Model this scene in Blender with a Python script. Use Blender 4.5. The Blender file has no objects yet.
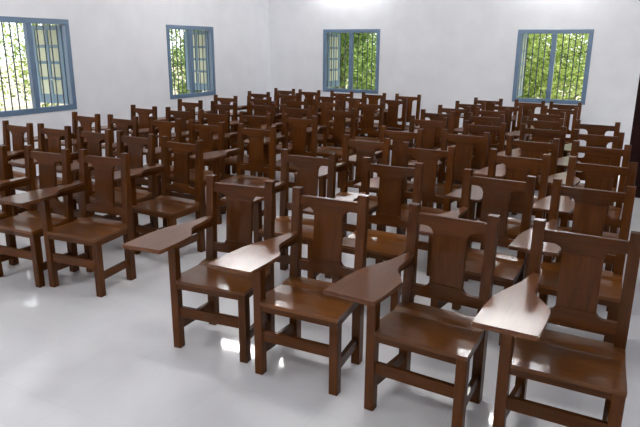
import bpy, bmesh, math, random
from mathutils import Vector, Matrix
from math import radians as R, sin, cos, pi

sc = bpy.context.scene
COL = sc.collection

# ------------------------------------------------------------------ camera, sky, sun, exposure
cam_d = bpy.data.cameras.new('camera')
cam_d.sensor_width = 36.0
cam_d.lens = 600.65 / 640 * 36.0
cam_d.clip_start = 0.05
cam = bpy.data.objects.new('camera', cam_d)
COL.objects.link(cam)
_r = Vector((0.882492, 0.470277, 0.006957))
_u = Vector((-0.131632, 0.232757, 0.963585))
_w = Vector((-0.451533, 0.851272, -0.26731))
_m = Matrix((_r, _u, -_w)).transposed().to_4x4()
_m.translation = Vector((6.6037, -10.2854, 1.7158))
cam.matrix_world = _m
sc.camera = cam

world = bpy.data.worlds.new('sky')
sc.world = world
world.use_nodes = True
bg = world.node_tree.nodes['Background']
bg.inputs['Color'].default_value = (0.93, 0.97, 1.0, 1)
bg.inputs['Strength'].default_value = 2.2

sun_d = bpy.data.lights.new('sun', 'SUN')
sun_d.energy = 5.0
sun_d.angle = R(3)
sun_d.color = (1.0, 0.96, 0.86)
sun = bpy.data.objects.new('sun', sun_d)
sun.rotation_euler = (R(38), 0, R(52))       # high sun behind the camera's shoulder, it lights the trees and misses the openings
COL.objects.link(sun)

TUBE = 212.0                                   # emission of the ceiling and wall tubes
sc.view_settings.view_transform = 'Standard'
sc.view_settings.look = 'None'
sc.view_settings.gamma = 1.0
sc.view_settings.use_curve_mapping = False
sc.view_settings.exposure = 0.0
sc.cycles.use_denoising = True
sc.cycles.max_bounces = 10
sc.cycles.diffuse_bounces = 6
sc.cycles.glossy_bounces = 5
sc.cycles.caustics_reflective = False
sc.cycles.caustics_refractive = False
sc.cycles.sample_clamp_indirect = 6.0

# ------------------------------------------------------------------ materials
def new_mat(name):
    m = bpy.data.materials.new(name)
    m.use_nodes = True
    return m, m.node_tree, m.node_tree.nodes['Principled BSDF']

def plain(name, col, rough=0.5, **kw):
    m, nt, p = new_mat(name)
    p.inputs['Base Color'].default_value = (*col, 1)
    p.inputs['Roughness'].default_value = rough
    for k, v in kw.items():
        p.inputs[k].default_value = v
    return m

def wood(name, axis, dark, light, rough=0.38, coat=0.26, coat_rough=0.10, spec=0.06):
    m, nt, p = new_mat(name)
    N, Lk = nt.nodes, nt.links
    tc = N.new('ShaderNodeTexCoord')
    oi = N.new('ShaderNodeObjectInfo')
    mp = N.new('ShaderNodeMapping')
    s = [26.0, 26.0, 26.0]
    s[axis] = 2.2
    mp.inputs['Scale'].default_value = s
    Lk.new(tc.outputs['Object'], mp.inputs['Vector'])
    add = N.new('ShaderNodeVectorMath'); add.operation = 'ADD'
    mul = N.new('ShaderNodeMath'); mul.operation = 'MULTIPLY'; mul.inputs[1].default_value = 37.0
    Lk.new(oi.outputs['Random'], mul.inputs[0])
    Lk.new(mp.outputs['Vector'], add.inputs[0]); Lk.new(mul.outputs[0], add.inputs[1])
    nz = N.new('ShaderNodeTexNoise'); nz.inputs['Scale'].default_value = 1.6
    nz.inputs['Detail'].default_value = 6; nz.inputs['Roughness'].default_value = 0.6
    nz.inputs['Distortion'].default_value = 0.9
    Lk.new(add.outputs[0], nz.inputs['Vector'])
    cr = N.new('ShaderNodeValToRGB')
    cr.color_ramp.elements[0].position = 0.22; cr.color_ramp.elements[0].color = (*dark, 1)
    cr.color_ramp.elements[1].position = 0.80; cr.color_ramp.elements[1].color = (*light, 1)
    Lk.new(nz.outputs['Fac'], cr.inputs['Fac'])
    hs = N.new('ShaderNodeHueSaturation')
    mr = N.new('ShaderNodeMapRange'); mr.inputs['To Min'].default_value = 0.78; mr.inputs['To Max'].default_value = 1.2
    Lk.new(oi.outputs['Random'], mr.inputs['Value']); Lk.new(mr.outputs[0], hs.inputs['Value'])
    Lk.new(cr.outputs['Color'], hs.inputs['Color'])
    Lk.new(hs.outputs['Color'], p.inputs['Base Color'])
    p.inputs['Roughness'].default_value = rough
    p.inputs['Specular IOR Level'].default_value = spec
    p.inputs['Coat Weight'].default_value = coat
    p.inputs['Coat Roughness'].default_value = coat_rough
    b = N.new('ShaderNodeBump'); b.inputs['Strength'].default_value = 0.06; b.inputs['Distance'].default_value = 0.002
    Lk.new(nz.outputs['Fac'], b.inputs['Height']); Lk.new(b.outputs[0], p.inputs['Normal'])
    return m

WD, WL = (0.042, 0.0118, 0.0018), (0.104, 0.0310, 0.0045)
M_WX = wood('varnished wood grain across', 0, WD, WL)
M_WY = wood('varnished wood grain lengthwise', 1, WD, WL)
M_WZ = wood('varnished wood grain upright', 2, WD, WL, coat=0.28)
M_SEAT = wood('varnished seat wood', 0, (0.082, 0.0265, 0.0040), (0.160, 0.054, 0.0085), rough=0.35, coat=0.45, spec=0.15, coat_rough=0.13)
M_TAB = wood('varnished tablet wood', 1, (0.072, 0.023, 0.0065), (0.135, 0.048, 0.015), rough=0.36, coat=0.42, coat_rough=0.15, spec=0.12)
M_DOOR = wood('dark door wood', 2, (0.012, 0.004, 0.004), (0.026, 0.008, 0.007), rough=0.5, coat=0.1)

def wall_mat(name, col, scale=3.0, var=0.035, rough=0.75):
    m, nt, p = new_mat(name)
    N, Lk = nt.nodes, nt.links
    tc = N.new('ShaderNodeTexCoord')
    nz = N.new('ShaderNodeTexNoise'); nz.inputs['Scale'].default_value = scale; nz.inputs['Detail'].default_value = 5
    Lk.new(tc.outputs['Object'], nz.inputs['Vector'])
    cr = N.new('ShaderNodeValToRGB')
    cr.color_ramp.elements[0].position = 0.3; cr.color_ramp.elements[1].position = 0.7
    cr.color_ramp.elements[0].color = (*[c * (1 - var) for c in col], 1)
    cr.color_ramp.elements[1].color = (*[min(1, c * (1 + var)) for c in col], 1)
    Lk.new(nz.outputs['Fac'], cr.inputs['Fac']); Lk.new(cr.outputs['Color'], p.inputs['Base Color'])
    p.inputs['Roughness'].default_value = rough
    return m

M_WALL = wall_mat('white emulsion wall', (0.78, 0.795, 0.83))
M_CEIL = wall_mat('white ceiling', (0.82, 0.82, 0.84))
M_OUTW = wall_mat('pale render', (0.70, 0.66, 0.60), 1.5, 0.1)
M_GROUND = wall_mat('dry ground', (0.42, 0.38, 0.28), 0.8, 0.3, 0.9)
M_BLUE = plain('blue enamel', (0.115, 0.185, 0.285), 0.35, **{'Coat Weight': 0.3, 'Coat Roughness': 0.2})
M_LBLUE = plain('lighter blue enamel', (0.19, 0.30, 0.42), 0.4)
M_BAR = plain('dark blue grey bar paint', (0.06, 0.08, 0.11), 0.4)
M_STEEL = plain('steel', (0.5, 0.5, 0.5), 0.3, Metallic=1.0)
M_WHITE = plain('white plastic', (0.8, 0.8, 0.8), 0.4)

def floor_mat():
    m, nt, p = new_mat('polished white floor tile')
    N, Lk = nt.nodes, nt.links
    tc = N.new('ShaderNodeTexCoord')
    mp = N.new('ShaderNodeMapping')
    mp.inputs['Location'].default_value = (-4.84, 8.02, 0)
    Lk.new(tc.outputs['Object'], mp.inputs['Vector'])
    br = N.new('ShaderNodeTexBrick')
    br.offset = 0.0; br.squash = 1.0
    br.inputs['Scale'].default_value = 1.0
    br.inputs['Brick Width'].default_value = 0.56
    br.inputs['Row Height'].default_value = 0.56
    br.inputs['Mortar Size'].default_value = 0.0014
    br.inputs['Mortar Smooth'].default_value = 0.1
    br.inputs['Color1'].default_value = (0.80, 0.803, 0.815, 1)
    br.inputs['Color2'].default_value = (0.785, 0.79, 0.80, 1)
    br.inputs['Mortar'].default_value = (0.72, 0.72, 0.73, 1)
    Lk.new(mp.outputs['Vector'], br.inputs['Vector'])
    nz = N.new('ShaderNodeTexNoise'); nz.inputs['Scale'].default_value = 2.2; nz.inputs['Detail'].default_value = 7
    nz.inputs['Distortion'].default_value = 1.2
    Lk.new(tc.outputs['Object'], nz.inputs['Vector'])
    mx = N.new('ShaderNodeMix'); mx.data_type = 'RGBA'; mx.blend_type = 'MULTIPLY'
    cr = N.new('ShaderNodeValToRGB')
    cr.color_ramp.elements[0].position = 0.35; cr.color_ramp.elements[0].color = (0.95, 0.95, 0.96, 1)
    cr.color_ramp.elements[1].position = 0.6; cr.color_ramp.elements[1].color = (1, 1, 1, 1)
    Lk.new(nz.outputs['Fac'], cr.inputs['Fac'])
    mx.inputs['Factor'].default_value = 1.0
    Lk.new(br.outputs['Color'], mx.inputs['A']); Lk.new(cr.outputs['Color'], mx.inputs['B'])
    Lk.new(mx.outputs['Result'], p.inputs['Base Color'])
    p.inputs['Roughness'].default_value = 0.06
    p.inputs['Specular IOR Level'].default_value = 0.7
    b = N.new('ShaderNodeBump'); b.inputs['Strength'].default_value = 0.03; b.inputs['Distance'].default_value = 0.002
    nz2 = N.new('ShaderNodeTexNoise'); nz2.inputs['Scale'].default_value = 6.0
    Lk.new(tc.outputs['Object'], nz2.inputs['Vector'])
    Lk.new(nz2.outputs['Fac'], b.inputs['Height']); Lk.new(b.outputs[0], p.inputs['Normal'])
    return m
M_FLOOR = floor_mat()

def emis(name, col, s):
    m, nt, p = new_mat(name)
    p.inputs['Base Color'].default_value = (1, 1, 1, 1)
    p.inputs['Emission Color'].default_value = (*col, 1)
    p.inputs['Emission Strength'].default_value = s
    return m
M_TUBE = emis('lit tube', (1.0, 0.985, 0.97), TUBE)
M_TUBE2 = emis('lit wall tube', (1.0, 0.99, 0.98), TUBE * 0.5)

def pane_mat():
    m, nt, p = new_mat('frosted glass')
    N, Lk = nt.nodes, nt.links
    out = [n for n in N if n.type == 'OUTPUT_MATERIAL'][0]
    p.inputs['Base Color'].default_value = (0.84, 0.86, 0.76, 1)
    p.inputs['Roughness'].default_value = 0.25
    t = N.new('ShaderNodeBsdfTranslucent'); t.inputs['Color'].default_value = (0.88, 0.90, 0.78, 1)
    mx = N.new('ShaderNodeMixShader'); mx.inputs[0].default_value = 0.6
    Lk.new(p.outputs[0], mx.inputs[1]); Lk.new(t.outputs[0], mx.inputs[2]); Lk.new(mx.outputs[0], out.inputs['Surface'])
    return m
M_PANE = pane_mat()

def leaf_mat(name, c1, c2, c3):
    m, nt, p = new_mat(name)
    N, Lk = nt.nodes, nt.links
    out = [n for n in N if n.type == 'OUTPUT_MATERIAL'][0]
    g = N.new('ShaderNodeNewGeometry')
    cr = N.new('ShaderNodeValToRGB')
    cr.color_ramp.elements[0].color = (*c1, 1); cr.color_ramp.elements[1].color = (*c3, 1)
    e = cr.color_ramp.elements.new(0.5); e.color = (*c2, 1)
    Lk.new(g.outputs['Random Per Island'], cr.inputs['Fac'])
    Lk.new(cr.outputs['Color'], p.inputs['Base Color'])
    p.inputs['Roughness'].default_value = 0.6
    t = N.new('ShaderNodeBsdfTranslucent')
    Lk.new(cr.outputs['Color'], t.inputs['Color'])
    mx = N.new('ShaderNodeMixShader'); mx.inputs[0].default_value = 0.45
    Lk.new(p.outputs[0], mx.inputs[1]); Lk.new(t.outputs[0], mx.inputs[2]); Lk.new(mx.outputs[0], out.inputs['Surface'])
    return m
M_LEAF = leaf_mat('yellow green leaves', (0.10, 0.17, 0.03), (0.30, 0.42, 0.10), (0.55, 0.62, 0.22))
M_LEAF2 = leaf_mat('mid green leaves', (0.06, 0.12, 0.025), (0.20, 0.33, 0.07), (0.42, 0.52, 0.18))
M_BARK = plain('bark', (0.10, 0.075, 0.05), 0.9)

# ------------------------------------------------------------------ mesh helpers
class MB:
    def __init__(s): s.bm = bmesh.new()
    def box(s, x0, x1, y0, y1, z0, z1, bev=0.0):
        vs = [s.bm.verts.new(p) for p in ((x0,y0,z0),(x1,y0,z0),(x1,y1,z0),(x0,y1,z0),(x0,y0,z1),(x1,y0,z1),(x1,y1,z1),(x0,y1,z1))]
        fs = [s.bm.faces.new([vs[i] for i in f]) for f in ((3,2,1,0),(4,5,6,7),(0,1,5,4),(1,2,6,5),(2,3,7,6),(3,0,4,7))]
        if bev:
            es = {e for f in fs for e in f.edges}
            bmesh.ops.bevel(s.bm, geom=list(es), offset=bev, segments=1, affect='EDGES')
        return s
    def loft(s, rings, bev=0.0):
        R_ = [[s.bm.verts.new(p) for p in r] for r in rings]
        n = len(R_[0]); fs = []
        for a, b in zip(R_, R_[1:]):
            for i in range(n):
                fs.append(s.bm.faces.new((a[i], a[(i+1) % n], b[(i+1) % n], b[i])))
        fs.append(s.bm.faces.new(R_[0][::-1])); fs.append(s.bm.faces.new(R_[-1]))
        if bev:
            es = {e for f in fs for e in f.edges if e.calc_face_angle(0) > 0.5}
            bmesh.ops.bevel(s.bm, geom=list(es), offset=bev, segments=2, affect='EDGES')
        return s
    def tube(s, a, b, r, n=10, r2=None):
        a, b = Vector(a), Vector(b); d = (b - a).normalized()
        t = d.orthogonal().normalized(); q = d.cross(t)
        r2 = r if r2 is None else r2
        return s.loft([[a + (t * cos(2*pi*i/n) + q * sin(2*pi*i/n)) * r for i in range(n)],
                       [b + (t * cos(2*pi*i/n) + q * sin(2*pi*i/n)) * r2 for i in range(n)]])
    def mesh(s, name):
        bmesh.ops.recalc_face_normals(s.bm, faces=s.bm.faces)
        me = bpy.data.meshes.new(name); s.bm.to_mesh(me); s.bm.free()
        return me
    def build(s, name, m, parent=None, **props):
        me = s.mesh(name); me.materials.append(m)
        o = bpy.data.objects.new(name, me); COL.objects.link(o)
        if parent: o.parent = parent
        for k, v in props.items(): o[k] = v
        return o

def empty(name, loc, rz=0.0, **props):
    o = bpy.data.objects.new(name, None); COL.objects.link(o)
    o.location = loc; o.rotation_euler = (0, 0, rz); o.empty_display_size = 0.1
    for k, v in props.items(): o[k] = v
    return o

def copy_tree(o, parent=None):
    c = o.copy(); COL.objects.link(c); c.parent = parent
    for ch in list(o.children): copy_tree(ch, c)
    return c

def prism(pts, f0, f1, bev=0.0):
    """side-to-side solid between two copies of an outline: f0 / f1 map (a, b) to a point"""
    mb = MB()
    A = [mb.bm.verts.new(f0(*p)) for p in pts]; B = [mb.bm.verts.new(f1(*p)) for p in pts]
    n = len(pts)
    fa = mb.bm.faces.new(A[::-1]); fb = mb.bm.faces.new(B)
    fs = [fa, fb] + [mb.bm.faces.new((A[i], A[(i+1) % n], B[(i+1) % n], B[i])) for i in range(n)]
    if bev:
        bmesh.ops.bevel(mb.bm, geom=list(set(fa.edges) | set(fb.edges)), offset=bev, segments=2, affect='EDGES')
    return mb

# ------------------------------------------------------------------ room shell
RW, RD, RH, TH = 7.45, 12.4, 3.2, 0.2
MB().box(-0.2, RW + 0.2, -RD - 0.2, 0.2, -0.15, 0).build('floor', M_FLOOR, kind='structure')
MB().box(-0.2, RW + 0.2, -RD - 0.2, 0.2, RH, RH + 0.15).build('ceiling', M_CEIL, kind='structure')

def wall_with_holes(name, axis, a0, a1, t0, t1, holes, m=M_WALL):
    """axis 'x': runs along x at y t0..t1; axis 'y': runs along y at x t0..t1"""
    mb = MB()
    def bx(s0, s1, z0, z1):
        if s1 - s0 < 1e-6 or z1 - z0 < 1e-6: return
        if axis == 'x': mb.box(s0, s1, t0, t1, z0, z1)
        else: mb.box(t0, t1, s0, s1, z0, z1)
    s = a0
    for h0, h1, z0, z1 in sorted(holes):
        bx(s, h0, 0, RH); bx(h0, h1, 0, z0); bx(h0, h1, z1, RH); s = h1
    bx(s, a1, 0, RH)
    return mb.build(name, m, kind='structure')

ZB, ZT = 0.90, 2.028
WIN_B = [(1.191, 2.328), (4.69, 5.80)]
WIN_L = [(-2.908, -1.751), (-5.873, -4.716)]
wall_with_holes('wall_back', 'x', -0.2, RW + 0.2, 0, TH, [(*WIN_B[0], ZB, ZT), (*WIN_B[1], ZB - 0.025, ZT - 0.025)])
wall_with_holes('wall_left', 'y', -RD - 0.2, 0, -TH, 0, [(a, b, ZB, ZT) for a, b in WIN_L])
wall_with_holes('wall_right', 'y', -RD - 0.2, 0, RW, RW + TH, [(-2.30, -1.35, 0, 2.12)])
wall_with_holes('wall_front', 'x', 0, RW, -RD - 0.2, -RD, [])

# windows: local frame, x along the wall (0..w), y outwards, z up
def window(n, loc, rz, w, left_open, right_open, bars=(4, 4)):
    root = empty('window_%d' % n, loc, rz, kind='structure')
    h = ZT - ZB; F = 0.064
    mb = MB()
    for a in ((0, w, 0, F), (0, w, h - F, h), (0, F, F, h - F), (w - F, w, F, h - F)):
        mb.box(a[0], a[1], -0.012, 0.06, a[2], a[3], 0.004)
    mb.build('window_frame', M_BLUE, root)
    MB().box(w/2 - 0.036, w/2 + 0.036, -0.006, 0.06, F, h - F, 0.004).build('mullion', M_BLUE, root)
    for side, (x0, x1) in enumerate(((F, w/2 - 0.036), (w/2 + 0.036, w - F))):
        k = bars[side]
        for i in range(k):
            x = x0 + (x1 - x0) * (i + 1) / (k + 1)
            MB().tube((x, 0.035, F - 0.01), (x, 0.035, h - F + 0.01), 0.008, 8).build('bar', M_BAR, root)
    lw, lh = w/2 - 0.075, h - 2*F - 0.01
    for side, ang in ((0, left_open), (1, right_open)):
        hinge = (F + 0.010, 0.068) if side == 0 else (w - F - 0.010, 0.068)
        sgn = 1 if side == 0 else -1
        leaf = MB()
        S = 0.058
        def lx(a, b): return (a, b) if sgn > 0 else (-b, -a)
        rows, cols, kick = 4, 2, 0.12
        for a, b in ((0, S), (lw - S, lw), ((lw - 0.036)/2, (lw + 0.036)/2)):
            leaf.box(*lx(a, b), 0, 0.032, 0, lh, 0.002)
        zz = [kick + (lh - S - kick) * i / rows for i in range(rows + 1)]
        leaf.box(*lx(0, lw), 0.004, 0.028, 0, kick, 0.002)
        for z in zz[1:-1]: leaf.box(*lx(0, lw), 0.002, 0.030, z - 0.018, z + 0.018, 0.002)
        leaf.box(*lx(0, lw), 0.001, 0.031, lh - S, lh, 0.002)
        lo = leaf.build('shutter_leaf', M_LBLUE, root)
        lo.location = (hinge[0], hinge[1], F + 0.005)
        lo.rotation_euler = (0, 0, R(ang) * sgn)
        MB().box(*lx(S*0.8, lw - S*0.8), 0.013, 0.018, kick * 0.9, lh - S*0.8).build('pane', M_PANE, lo)
        st = MB().box(*lx(lw*0.55, lw*0.55 + 0.02), -0.02, 0.002, 0.30, 0.315).box(*lx(lw*0.3, lw*0.57), -0.024, -0.016, 0.303, 0.312)
        st.build('stay_hook', M_STEEL, lo)
    return root

window(1, (0, -5.873, ZB), R(90), 1.157, 90, 84)
window(2, (0, -2.908, ZB), R(90), 1.157, 90, 90)
window(3, (1.191, 0, ZB), 0, 1.137, 90, 90)
window(4, (4.69, 0, ZB - 0.025), 0, 1.11, 90, 90)

# doorway in the right wall and its dark leaf standing open into the room
fr = MB().box(RW - 0.01, RW + 0.12, -2.36, -2.30, 0, 2.18).box(RW - 0.01, RW + 0.12, -1.35, -1.29, 0, 2.18).box(RW - 0.01, RW + 0.12, -2.36, -1.29, 2.12, 2.18)
fr.build('trim_1', M_DOOR, kind='structure')
dr = empty('door_1', (RW - 0.02, -2.35, 0.0), 0, kind='structure')
MB().box(-0.91, 0, -0.02, 0.02, 0.008, 2.10, 0.004).build('door_leaf', M_DOOR, dr)
for z0, z1 in ((0.15, 0.75), (0.87, 1.35), (1.47, 1.97)):
    for x0, x1 in ((-0.80, -0.50), (-0.41, -0.11)):
        MB().box(x0, x1, -0.03, -0.018, z0, z1, 0.008).build('door_panel', M_DOOR, dr)
MB().tube((-0.86, 0.02, 1.02), (-0.86, 0.07, 1.02), 0.01).tube((-0.86, 0.07, 1.02), (-0.75, 0.07, 1.02), 0.009).build('door_handle', M_STEEL, dr)

# ------------------------------------------------------------------ lamps
def tube_lamp(x, y, z, wall, label, group, run=1.2, turn=0):
    if wall:
        root = empty('tube_light', (x, y, z), turn, label=label, category='light', group=group)
        MB().box(-run/2 - 0.03, run/2 + 0.03, -0.035, 0, -0.02, 0.02, 0.003).build('lamp_body', M_WHITE, root)
        MB().tube((-run/2, -0.05, 0), (run/2, -0.05, 0), 0.014, 12).build('light_tube', M_TUBE if turn else M_TUBE2, root)
    else:
        root = empty('tube_light', (x, y, z), 0, label=label, category='light', group=group)
        MB().box(-run/2 - 0.03, run/2 + 0.03, -0.02, 0.02, -0.04, 0, 0.003).build('lamp_body', M_WHITE, root)
        MB().tube((-run/2, 0, -0.055), (run/2, 0, -0.055), 0.014, 12).build('light_tube', M_TUBE, root)
    return root

for x, lab in ((1.76, 'white tube light on the back wall above the window nearer the room corner'),
               (5.25, 'white tube light on the back wall above the window nearer the door')):
    tube_lamp(x, 0, 2.80, True, lab, 'tube lights on the back wall')
for x, y, lab in ((1.45, -2.9, 'ceiling tube light over the back rows of the window-side block'),
                  (5.28, -2.9, 'ceiling tube light over the back rows of the door-side block'),
                  (1.45, -6.6, 'added unseen ceiling tube light over the front rows of the window-side block'),  # this and the next three tubes are out of view, added to light the room
                  (5.28, -6.6, 'added unseen ceiling tube light over the front rows of the door-side block'),
                  (1.45, -10.2, 'added unseen ceiling tube light over the empty floor beside the window wall'),
                  (5.28, -10.6, 'added unseen ceiling tube light over the empty floor in front of the door-side block')):
    tube_lamp(x, y, RH, False, lab, 'tube lights on the ceiling')

# ------------------------------------------------------------------ outside
MB().box(-40, 45, -30, 40, -0.5, -0.4).build('ground_outside', M_GROUND, kind='structure')
MB().box(-0.9, RW + 0.6, 0.2, 0.75, 2.16, 2.26).box(-0.9, -0.2, -RD, 0.2, 2.16, 2.26).build('sunshade_ledge', M_OUTW, kind='structure')

def tree(x, y, h, cr, cz, n, mat, seed, label, sz=0.075, name='leafy_tree'):
    rnd = random.Random(seed)
    root = empty(name, (x, y, -0.4), 0, label=label, category='tree', group='trees outside the windows')
    tb = MB()
    top = Vector((rnd.uniform(-.15, .15), rnd.uniform(-.15, .15), h * 0.62))
    tb.tube((0, 0, 0), top, 0.10, 9, 0.06)
    for i in range(7):
        a = rnd.uniform(0, 2*pi); z0 = rnd.uniform(0.3, 0.95)
        p = top * z0
        tb.tube(p, p + Vector((cos(a) * cr * 0.75, sin(a) * cr * 0.75, rnd.uniform(.3, 1.0))), 0.03, 6, 0.008)
    tb.build('trunk', M_BARK, root)
    clumps = []
    for i in range(26):
        a = rnd.uniform(0, 2*pi); e = rnd.uniform(-1, 1); rr = cr * rnd.uniform(0.35, 1.0)
        q = math.sqrt(1 - e*e)
        clumps.append((Vector((cos(a)*q*rr, sin(a)*q*rr, cz + e * rr * (h - cz) / cr)), rnd.uniform(0.25, 0.5) * cr))
    verts, faces = [], []
    for i in range(n):
        c, r_ = rnd.choice(clumps)
        d = Vector((rnd.gauss(0, 1), rnd.gauss(0, 1), rnd.gauss(0, 1))).normalized() * r_ * rnd.uniform(0.5, 1.0)
        p = c + d
        if p.z < 0.1: p.z = rnd.uniform(0.1, 0.6)
        t = Vector((rnd.gauss(0, 1), rnd.gauss(0, 1), rnd.gauss(0, .7))).normalized()
        b = t.orthogonal().normalized(); b.rotate(Matrix.Rotation(rnd.uniform(0, 6.28), 3, t))
        s = sz * rnd.uniform(0.6, 1.5)
        k = len(verts)
        verts += [p - t*s, p + b*s*0.42, p + t*s, p - b*s*0.42]
        faces.append((k, k+1, k+2, k+3))
    me = bpy.data.meshes.new('foliage'); me.from_pydata(verts, [], faces); me.materials.append(mat)
    o = bpy.data.objects.new('foliage', me); COL.objects.link(o); o.parent = root
    return root

tree(4.75, 4.2, 3.4, 1.8, 1.9, 16000, M_LEAF, 1, 'yellow-green leafy tree filling the back window nearer the door', 0.05)
tree(2.4, 8.6, 4.2, 2.0, 2.3, 9000, M_LEAF, 2, 'yellow-green tree standing further off behind the back wall', 0.065)
tree(-0.6, 4.2, 3.6, 1.7, 2.0, 15000, M_LEAF2, 3, 'green leafy tree filling the back window nearer the room corner', 0.05)
tree(-2.6, 8.8, 4.4, 2.1, 2.4, 9000, M_LEAF2, 4, 'green tree in the distance past the room corner', 0.065)
tree(-4.6, 3.3, 3.6, 1.3, 2.1, 9000, M_LEAF2, 5, 'loose green tree outside the side window nearer the room corner', 0.05)
tree(-3.6, -1.5, 3.5, 1.75, 2.1, 12000, M_LEAF, 6, 'yellow-green tree standing outside the wall between the side windows', 0.045)
tree(-5.9, -2.9, 2.0, 0.9, 1.0, 3500, M_LEAF, 7, 'low leafy shrub at the bottom of the side window cut by picture edge', 0.045, 'low_shrub')
# far boundary wall beyond the trees on the side-window side
bw = MB().box(-13.0, -12.8, -16, 12, -0.4, 1.1, 0.01)
for i in range(8): bw.box(-13.06, -12.74, -16 + i*4 - 0.15, -16 + i*4 + 0.15, -0.4, 1.25, 0.01)
bw.build('boundary_wall', M_OUTW, label='pale low boundary wall beyond the trees outside the side windows', category='wall')

# ------------------------------------------------------------------ the tablet-arm chair
CW, CF, CD, CH, LG = 0.445, 0.493, 0.397, 0.962, 0.049
hb, hf = CW / 2, CF / 2
def yf(z):                                      # front face of the leaning back posts
    return 0.344 + max(0.0, (z - 0.43)) / (CH - 0.43) * 0.044
def arc(cx, cz, r, a0, a1, n=6):
    return [(cx + r * cos(R(a0 + (a1 - a0) * i / n)), cz + r * sin(R(a0 + (a1 - a0) * i / n))) for i in range(n + 1)]
def board(outline, th=0.022, inset=0.010):
    return prism(outline, lambda x, z: (x, yf(z) + inset, z), lambda x, z: (x, yf(z) + inset + th, z), 0.0022)
def mirror(half):
    return half + [(-x, z) for x, z in reversed(half)]

def make_chair():
    t = empty('tablet_arm_chair', (0, 0, 0))
    # seat: a board notched round the arm post, its back strip lifting towards the posts
    prof = [(-0.010, 0.0), (0.053, 0.0), (0.16, -0.004), (0.265, -0.003), (0.30, 0.008), (0.344, 0.014), (0.372, 0.016)]
    mb = MB()
    top, bot = [], []
    for y, dz in prof:
        k = (y / 0.344)
        xr = 0.2485 + (hb - 0.2485) * max(0, min(1, k)) if y <= 0.344 else hb - LG
        xl = -0.1925 if y < 0.05 else (-xr if y <= 0.344 else -(hb - LG))
        top.append((xl, xr, y, 0.433 + dz)); bot.append((xl, xr, y, 0.413 if y < 0.27 else 0.414))
    def strip(a, b, ta, tb_):
        rows = []
        for (xl, xr, y, z) in (a, b):
            rows.append([mb.bm.verts.new((xl + (xr - xl) * i / 4, y, z)) for i in range(5)])
        return rows
    T = [[mb.bm.verts.new((xl + (xr - xl) * i / 4, y, z)) for i in range(5)] for xl, xr, y, z in top]
    B = [[mb.bm.verts.new((xl + (xr - xl) * i / 4, y, z)) for i in range(5)] for xl, xr, y, z in bot]
    for a, b in zip(range(len(T) - 1), range(1, len(T))):
        for i in range(4):
            mb.bm.faces.new((T[a][i], T[a][i+1], T[b][i+1], T[b][i]))
            mb.bm.faces.new((B[b][i], B[b][i+1], B[a][i+1], B[a][i]))
        mb.bm.faces.new((T[a][4], B[a][4], B[b][4], T[b][4])); mb.bm.faces.new((B[a][0], T[a][0], T[b][0], B[b][0]))
    for i in range(4):
        mb.bm.faces.new((T[0][i+1], T[0][i], B[0][i], B[0][i+1])); mb.bm.faces.new((T[-1][i], T[-1][i+1], B[-1][i+1], B[-1][i]))
    fe = [e for e in mb.bm.edges if e.calc_face_angle(0) > 0.9]
    bmesh.ops.bevel(mb.bm, geom=fe, offset=0.003, segments=2, affect='EDGES')
    mb.build('seat', M_SEAT, t)
    # legs: the one under the tablet runs up past the seat to carry it
    MB().box(-hf, -hf + LG, 0, LG, 0, 0.704, 0.003).build('leg', M_WZ, t)
    MB().box(hf - LG, hf, 0, LG, 0, 0.413, 0.003).build('leg', M_WZ, t)
    for s in (-1, 1):
        xo, xi = s * hb, s * (hb - LG)
        x0, x1 = min(xo, xi), max(xo, xi)
        def ring(z, ya, yb): return [(x0, ya, z), (x1, ya, z), (x1, yb, z), (x0, yb, z)]
        MB().loft([ring(0, 0.344, CD), ring(0.43, 0.344, CD), ring(CH, 0.388, 0.428)], 0.003).build('back_post', M_WZ, t)
    # back: crest rail with two rounded shoulders, splat, lower rail with the same corners
    xi = hb - LG + 0.004
    sw = 0.086
    crest = mirror([(xi, 0.921), (xi, 0.866)] + arc(sw + 0.034, 0.832, 0.034, 90, 180))
    board(crest, 0.026, 0.006).build('crest_rail', M_WX, t)
    board([(-sw, 0.578), (sw, 0.578), (sw, 0.833), (-sw, 0.833)], 0.020, 0.0095).build('splat', M_WZ, t)
    low = mirror([(xi, 0.498), (xi, 0.553)] + arc(sw + 0.026, 0.579, 0.026, 270, 180))
    board(low, 0.026, 0.006).build('lower_rail', M_WX, t)
    # aprons under the seat
    MB().box(-hf + LG - 0.004, hf - LG + 0.004, 0.004, 0.028, 0.375, 0.4135, 0.0015).build('apron', M_WX, t)
    MB().box(-hb + LG - 0.004, hb - LG + 0.004, 0.360, 0.382, 0.365, 0.4135, 0.0015).build('apron', M_WX, t)
    for s in (-1, 1):
        def rg(y, xo):
            a, b = sorted((s * (xo - 0.006), s * (xo - 0.030)))
            return [(a, y, 0.372), (b, y, 0.372), (b, y, 0.4135), (a, y, 0.4135)]
        MB().loft([rg(LG - 0.003, hf - 0.003), rg(0.347, hb)], 0.0015).build('apron', M_WY, t)
        def rs(y, xo):
            a, b = sorted((s * (xo - 0.013), s * (xo - 0.037)))
            return [(a, y, 0.112), (b, y, 0.112), (b, y, 0.165), (a, y, 0.165)]
        MB().loft([rs(LG - 0.003, hf - 0.003), rs(0.347, hb)], 0.002).build('stretcher', M_WY, t)
    MB().box(-hf + LG - 0.004, hf - LG + 0.004, 0.012, 0.036, 0.200, 0.262, 0.002).build('stretcher', M_WX, t)
    # arm rail between arm post and back post, carrying the writing tablet
    def ra(y, xo, z0, z1): return [(xo, y, z0), (xo + 0.040, y, z0), (xo + 0.040, y, z1), (xo, y, z1)]
    MB().loft([ra(LG - 0.003, -hf + 0.006, 0.655, 0.703), ra(0.366, -hb + 0.006, 0.655, 0.703)], 0.002).build('arm_rail', M_WY, t)
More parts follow.
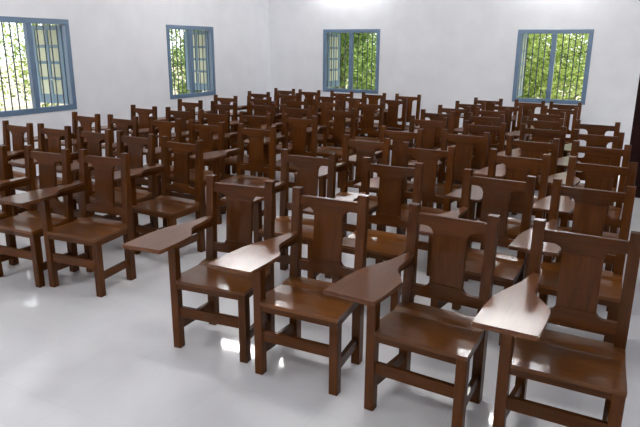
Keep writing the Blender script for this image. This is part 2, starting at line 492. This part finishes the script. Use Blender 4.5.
    out = [(-0.066, -0.307), (-0.057, -0.298), (-0.054, -0.18), (-0.056, -0.06), (-0.062, -0.028), (-0.078, 0.002), (-0.100, 0.030), (-0.122, 0.055),
           (-0.140, 0.085), (-0.148, 0.130), (-0.150, 0.200), (-0.155, 0.280), (-0.168, 0.352),
           (-0.200, 0.352), (-0.200, 0.300), (-0.217, 0.205), (-0.250, 0.120), (-0.275, 0.050), (-0.290, -0.02), (-0.298, -0.12), (-0.303, -0.300), (-0.298, -0.307)]
    prism(out, lambda x, y: (x, y, 0.704), lambda x, y: (x, y, 0.7245), 0.004).build('writing_tablet', M_TAB, t)
    return t

CHAIRS = [  # block (W beside the window wall, D beside the door), row from the front, seat from the aisle, x, y, turn
    ('W', 1, 1, 3.165, -7.562, 4.8),
    ('W', 1, 2, 2.637, -7.647, 3.0),
    ('W', 1, 3, 2.090, -7.780, 3.4),
    ('W', 2, 1, 3.166, -6.764, -3.2),
    ('W', 2, 2, 2.584, -6.704, -2.3),
    ('W', 2, 3, 2.030, -6.679, -2.6),
    ('W', 2, 4, 1.526, -6.709, -0.9),
    ('W', 2, 5, 0.999, -6.730, -2.2),
    ('W', 3, 1, 3.225, -5.695, -1.2),
    ('W', 3, 2, 2.602, -5.701, -1.0),
    ('W', 3, 3, 2.008, -5.678, -2.4),
    ('W', 3, 4, 1.474, -5.764, -1.7),
    ('W', 3, 5, 0.914, -5.791, -2.8),
    ('W', 4, 1, 3.144, -4.690, -1.9),
    ('W', 4, 2, 2.538, -4.701, -1.3),
    ('W', 4, 3, 2.017, -4.808, -0.4),
    ('W', 4, 4, 1.443, -4.748, 0.7),
    ('W', 4, 5, 0.829, -4.777, -3.2),
    ('W', 5, 1, 3.130, -3.638, -2.5),
    ('W', 5, 2, 2.514, -3.669, -0.8),
    ('W', 5, 3, 1.886, -3.582, -2.3),
    ('W', 5, 4, 1.360, -3.750, -1.8),
    ('W', 5, 5, 0.751, -3.753, -2.2),
    ('W', 6, 1, 3.085, -2.601, -3.9),
    ('W', 6, 2, 2.442, -2.690, -2.4),
    ('W', 6, 3, 1.907, -2.696, -0.8),
    ('W', 6, 4, 1.251, -2.693, -2.3),
    ('W', 6, 5, 0.703, -2.824, -1.3),
    ('W', 7, 1, 3.134, -1.740, -1.8),
    ('W', 7, 2, 2.435, -1.751, -4.9),
    ('W', 7, 3, 1.931, -1.722, -4.2),
    ('W', 7, 4, 1.203, -1.764, -2.8),
    ('W', 7, 5, 0.669, -1.824, -1.5),
    ('W', 8, 1, 3.072, -0.940, -2.6),
    ('W', 8, 2, 2.448, -0.930, -2.3),
    ('W', 8, 3, 1.827, -0.920, -2.3),
    ('W', 8, 4, 1.174, -0.930, -2.1),
    ('W', 8, 5, 0.609, -0.880, -3.0),
    ('D', 1, 1, 4.588, -7.831, 5.7),
    ('D', 1, 2, 5.175, -7.865, 1.5),
    ('D', 1, 3, 5.830, -7.907, -3.8),
    ('D', 1, 4, 6.447, -7.893, -1.0),
    ('D', 2, 1, 4.451, -6.794, 2.2),
    ('D', 2, 2, 5.103, -6.823, -2.2),
    ('D', 2, 3, 5.829, -6.889, -4.2),
    ('D', 2, 4, 6.391, -6.905, -2.2),
    ('D', 3, 1, 4.479, -5.859, -2.6),
    ('D', 3, 2, 5.086, -6.007, -3.5),
    ('D', 3, 3, 5.791, -6.007, -5.0),
    ('D', 3, 4, 6.366, -6.042, -4.9),
    ('D', 4, 1, 4.522, -5.120, -3.7),
    ('D', 4, 2, 5.139, -5.037, -2.3),
    ('D', 4, 3, 5.755, -5.136, -3.7),
    ('D', 4, 4, 6.305, -5.189, -4.8),
    ('D', 5, 1, 4.454, -4.058, -2.8),
    ('D', 5, 2, 5.124, -4.213, -2.6),
    ('D', 5, 3, 5.702, -4.204, -4.4),
    ('D', 5, 4, 6.232, -4.380, -4.1),
    ('D', 6, 1, 4.315, -3.300, -4.2),
    ('D', 6, 2, 4.933, -3.360, -3.5),
    ('D', 6, 3, 5.589, -3.440, -4.8),
    ('D', 6, 4, 6.159, -3.500, -4.5),
    ('D', 7, 1, 4.328, -2.570, -2.4),
    ('D', 7, 2, 4.825, -2.620, -6.1),
    ('D', 7, 3, 5.497, -2.660, -6.6),
    ('D', 8, 1, 4.347, -1.800, -3.1),
    ('D', 8, 2, 4.860, -1.860, -5.5),
    ('D', 8, 3, 5.587, -1.900, -4.6),
    ('D', 9, 1, 4.417, -1.020, -4.1),
    ('D', 9, 2, 5.048, -1.080, -4.7),
    ('D', 9, 3, 5.564, -1.100, -3.9),
]
ORD = ['first', 'second', 'third', 'fourth', 'fifth', 'sixth', 'seventh', 'eighth', 'ninth']
proto = make_chair()
for i, (b, row, seat, x, y, a) in enumerate(CHAIRS):
    o = proto if i == 0 else copy_tree(proto)
    o.location = (x, y, 0); o.rotation_euler = (0, 0, R(a))
    last = 8 if b == 'W' else 9
    rown = 'front row' if row == 1 else ('back row' if row == last else ORD[row - 1] + ' row')
    blk = 'window-side block' if b == 'W' else 'door-side block'
    o['label'] = 'brown wooden tablet-arm chair, %s of %s, %s from aisle' % (rown, blk, ORD[seat - 1])
    o['category'] = 'chair'
    o['group'] = 'tablet-arm chairs of the ' + blk
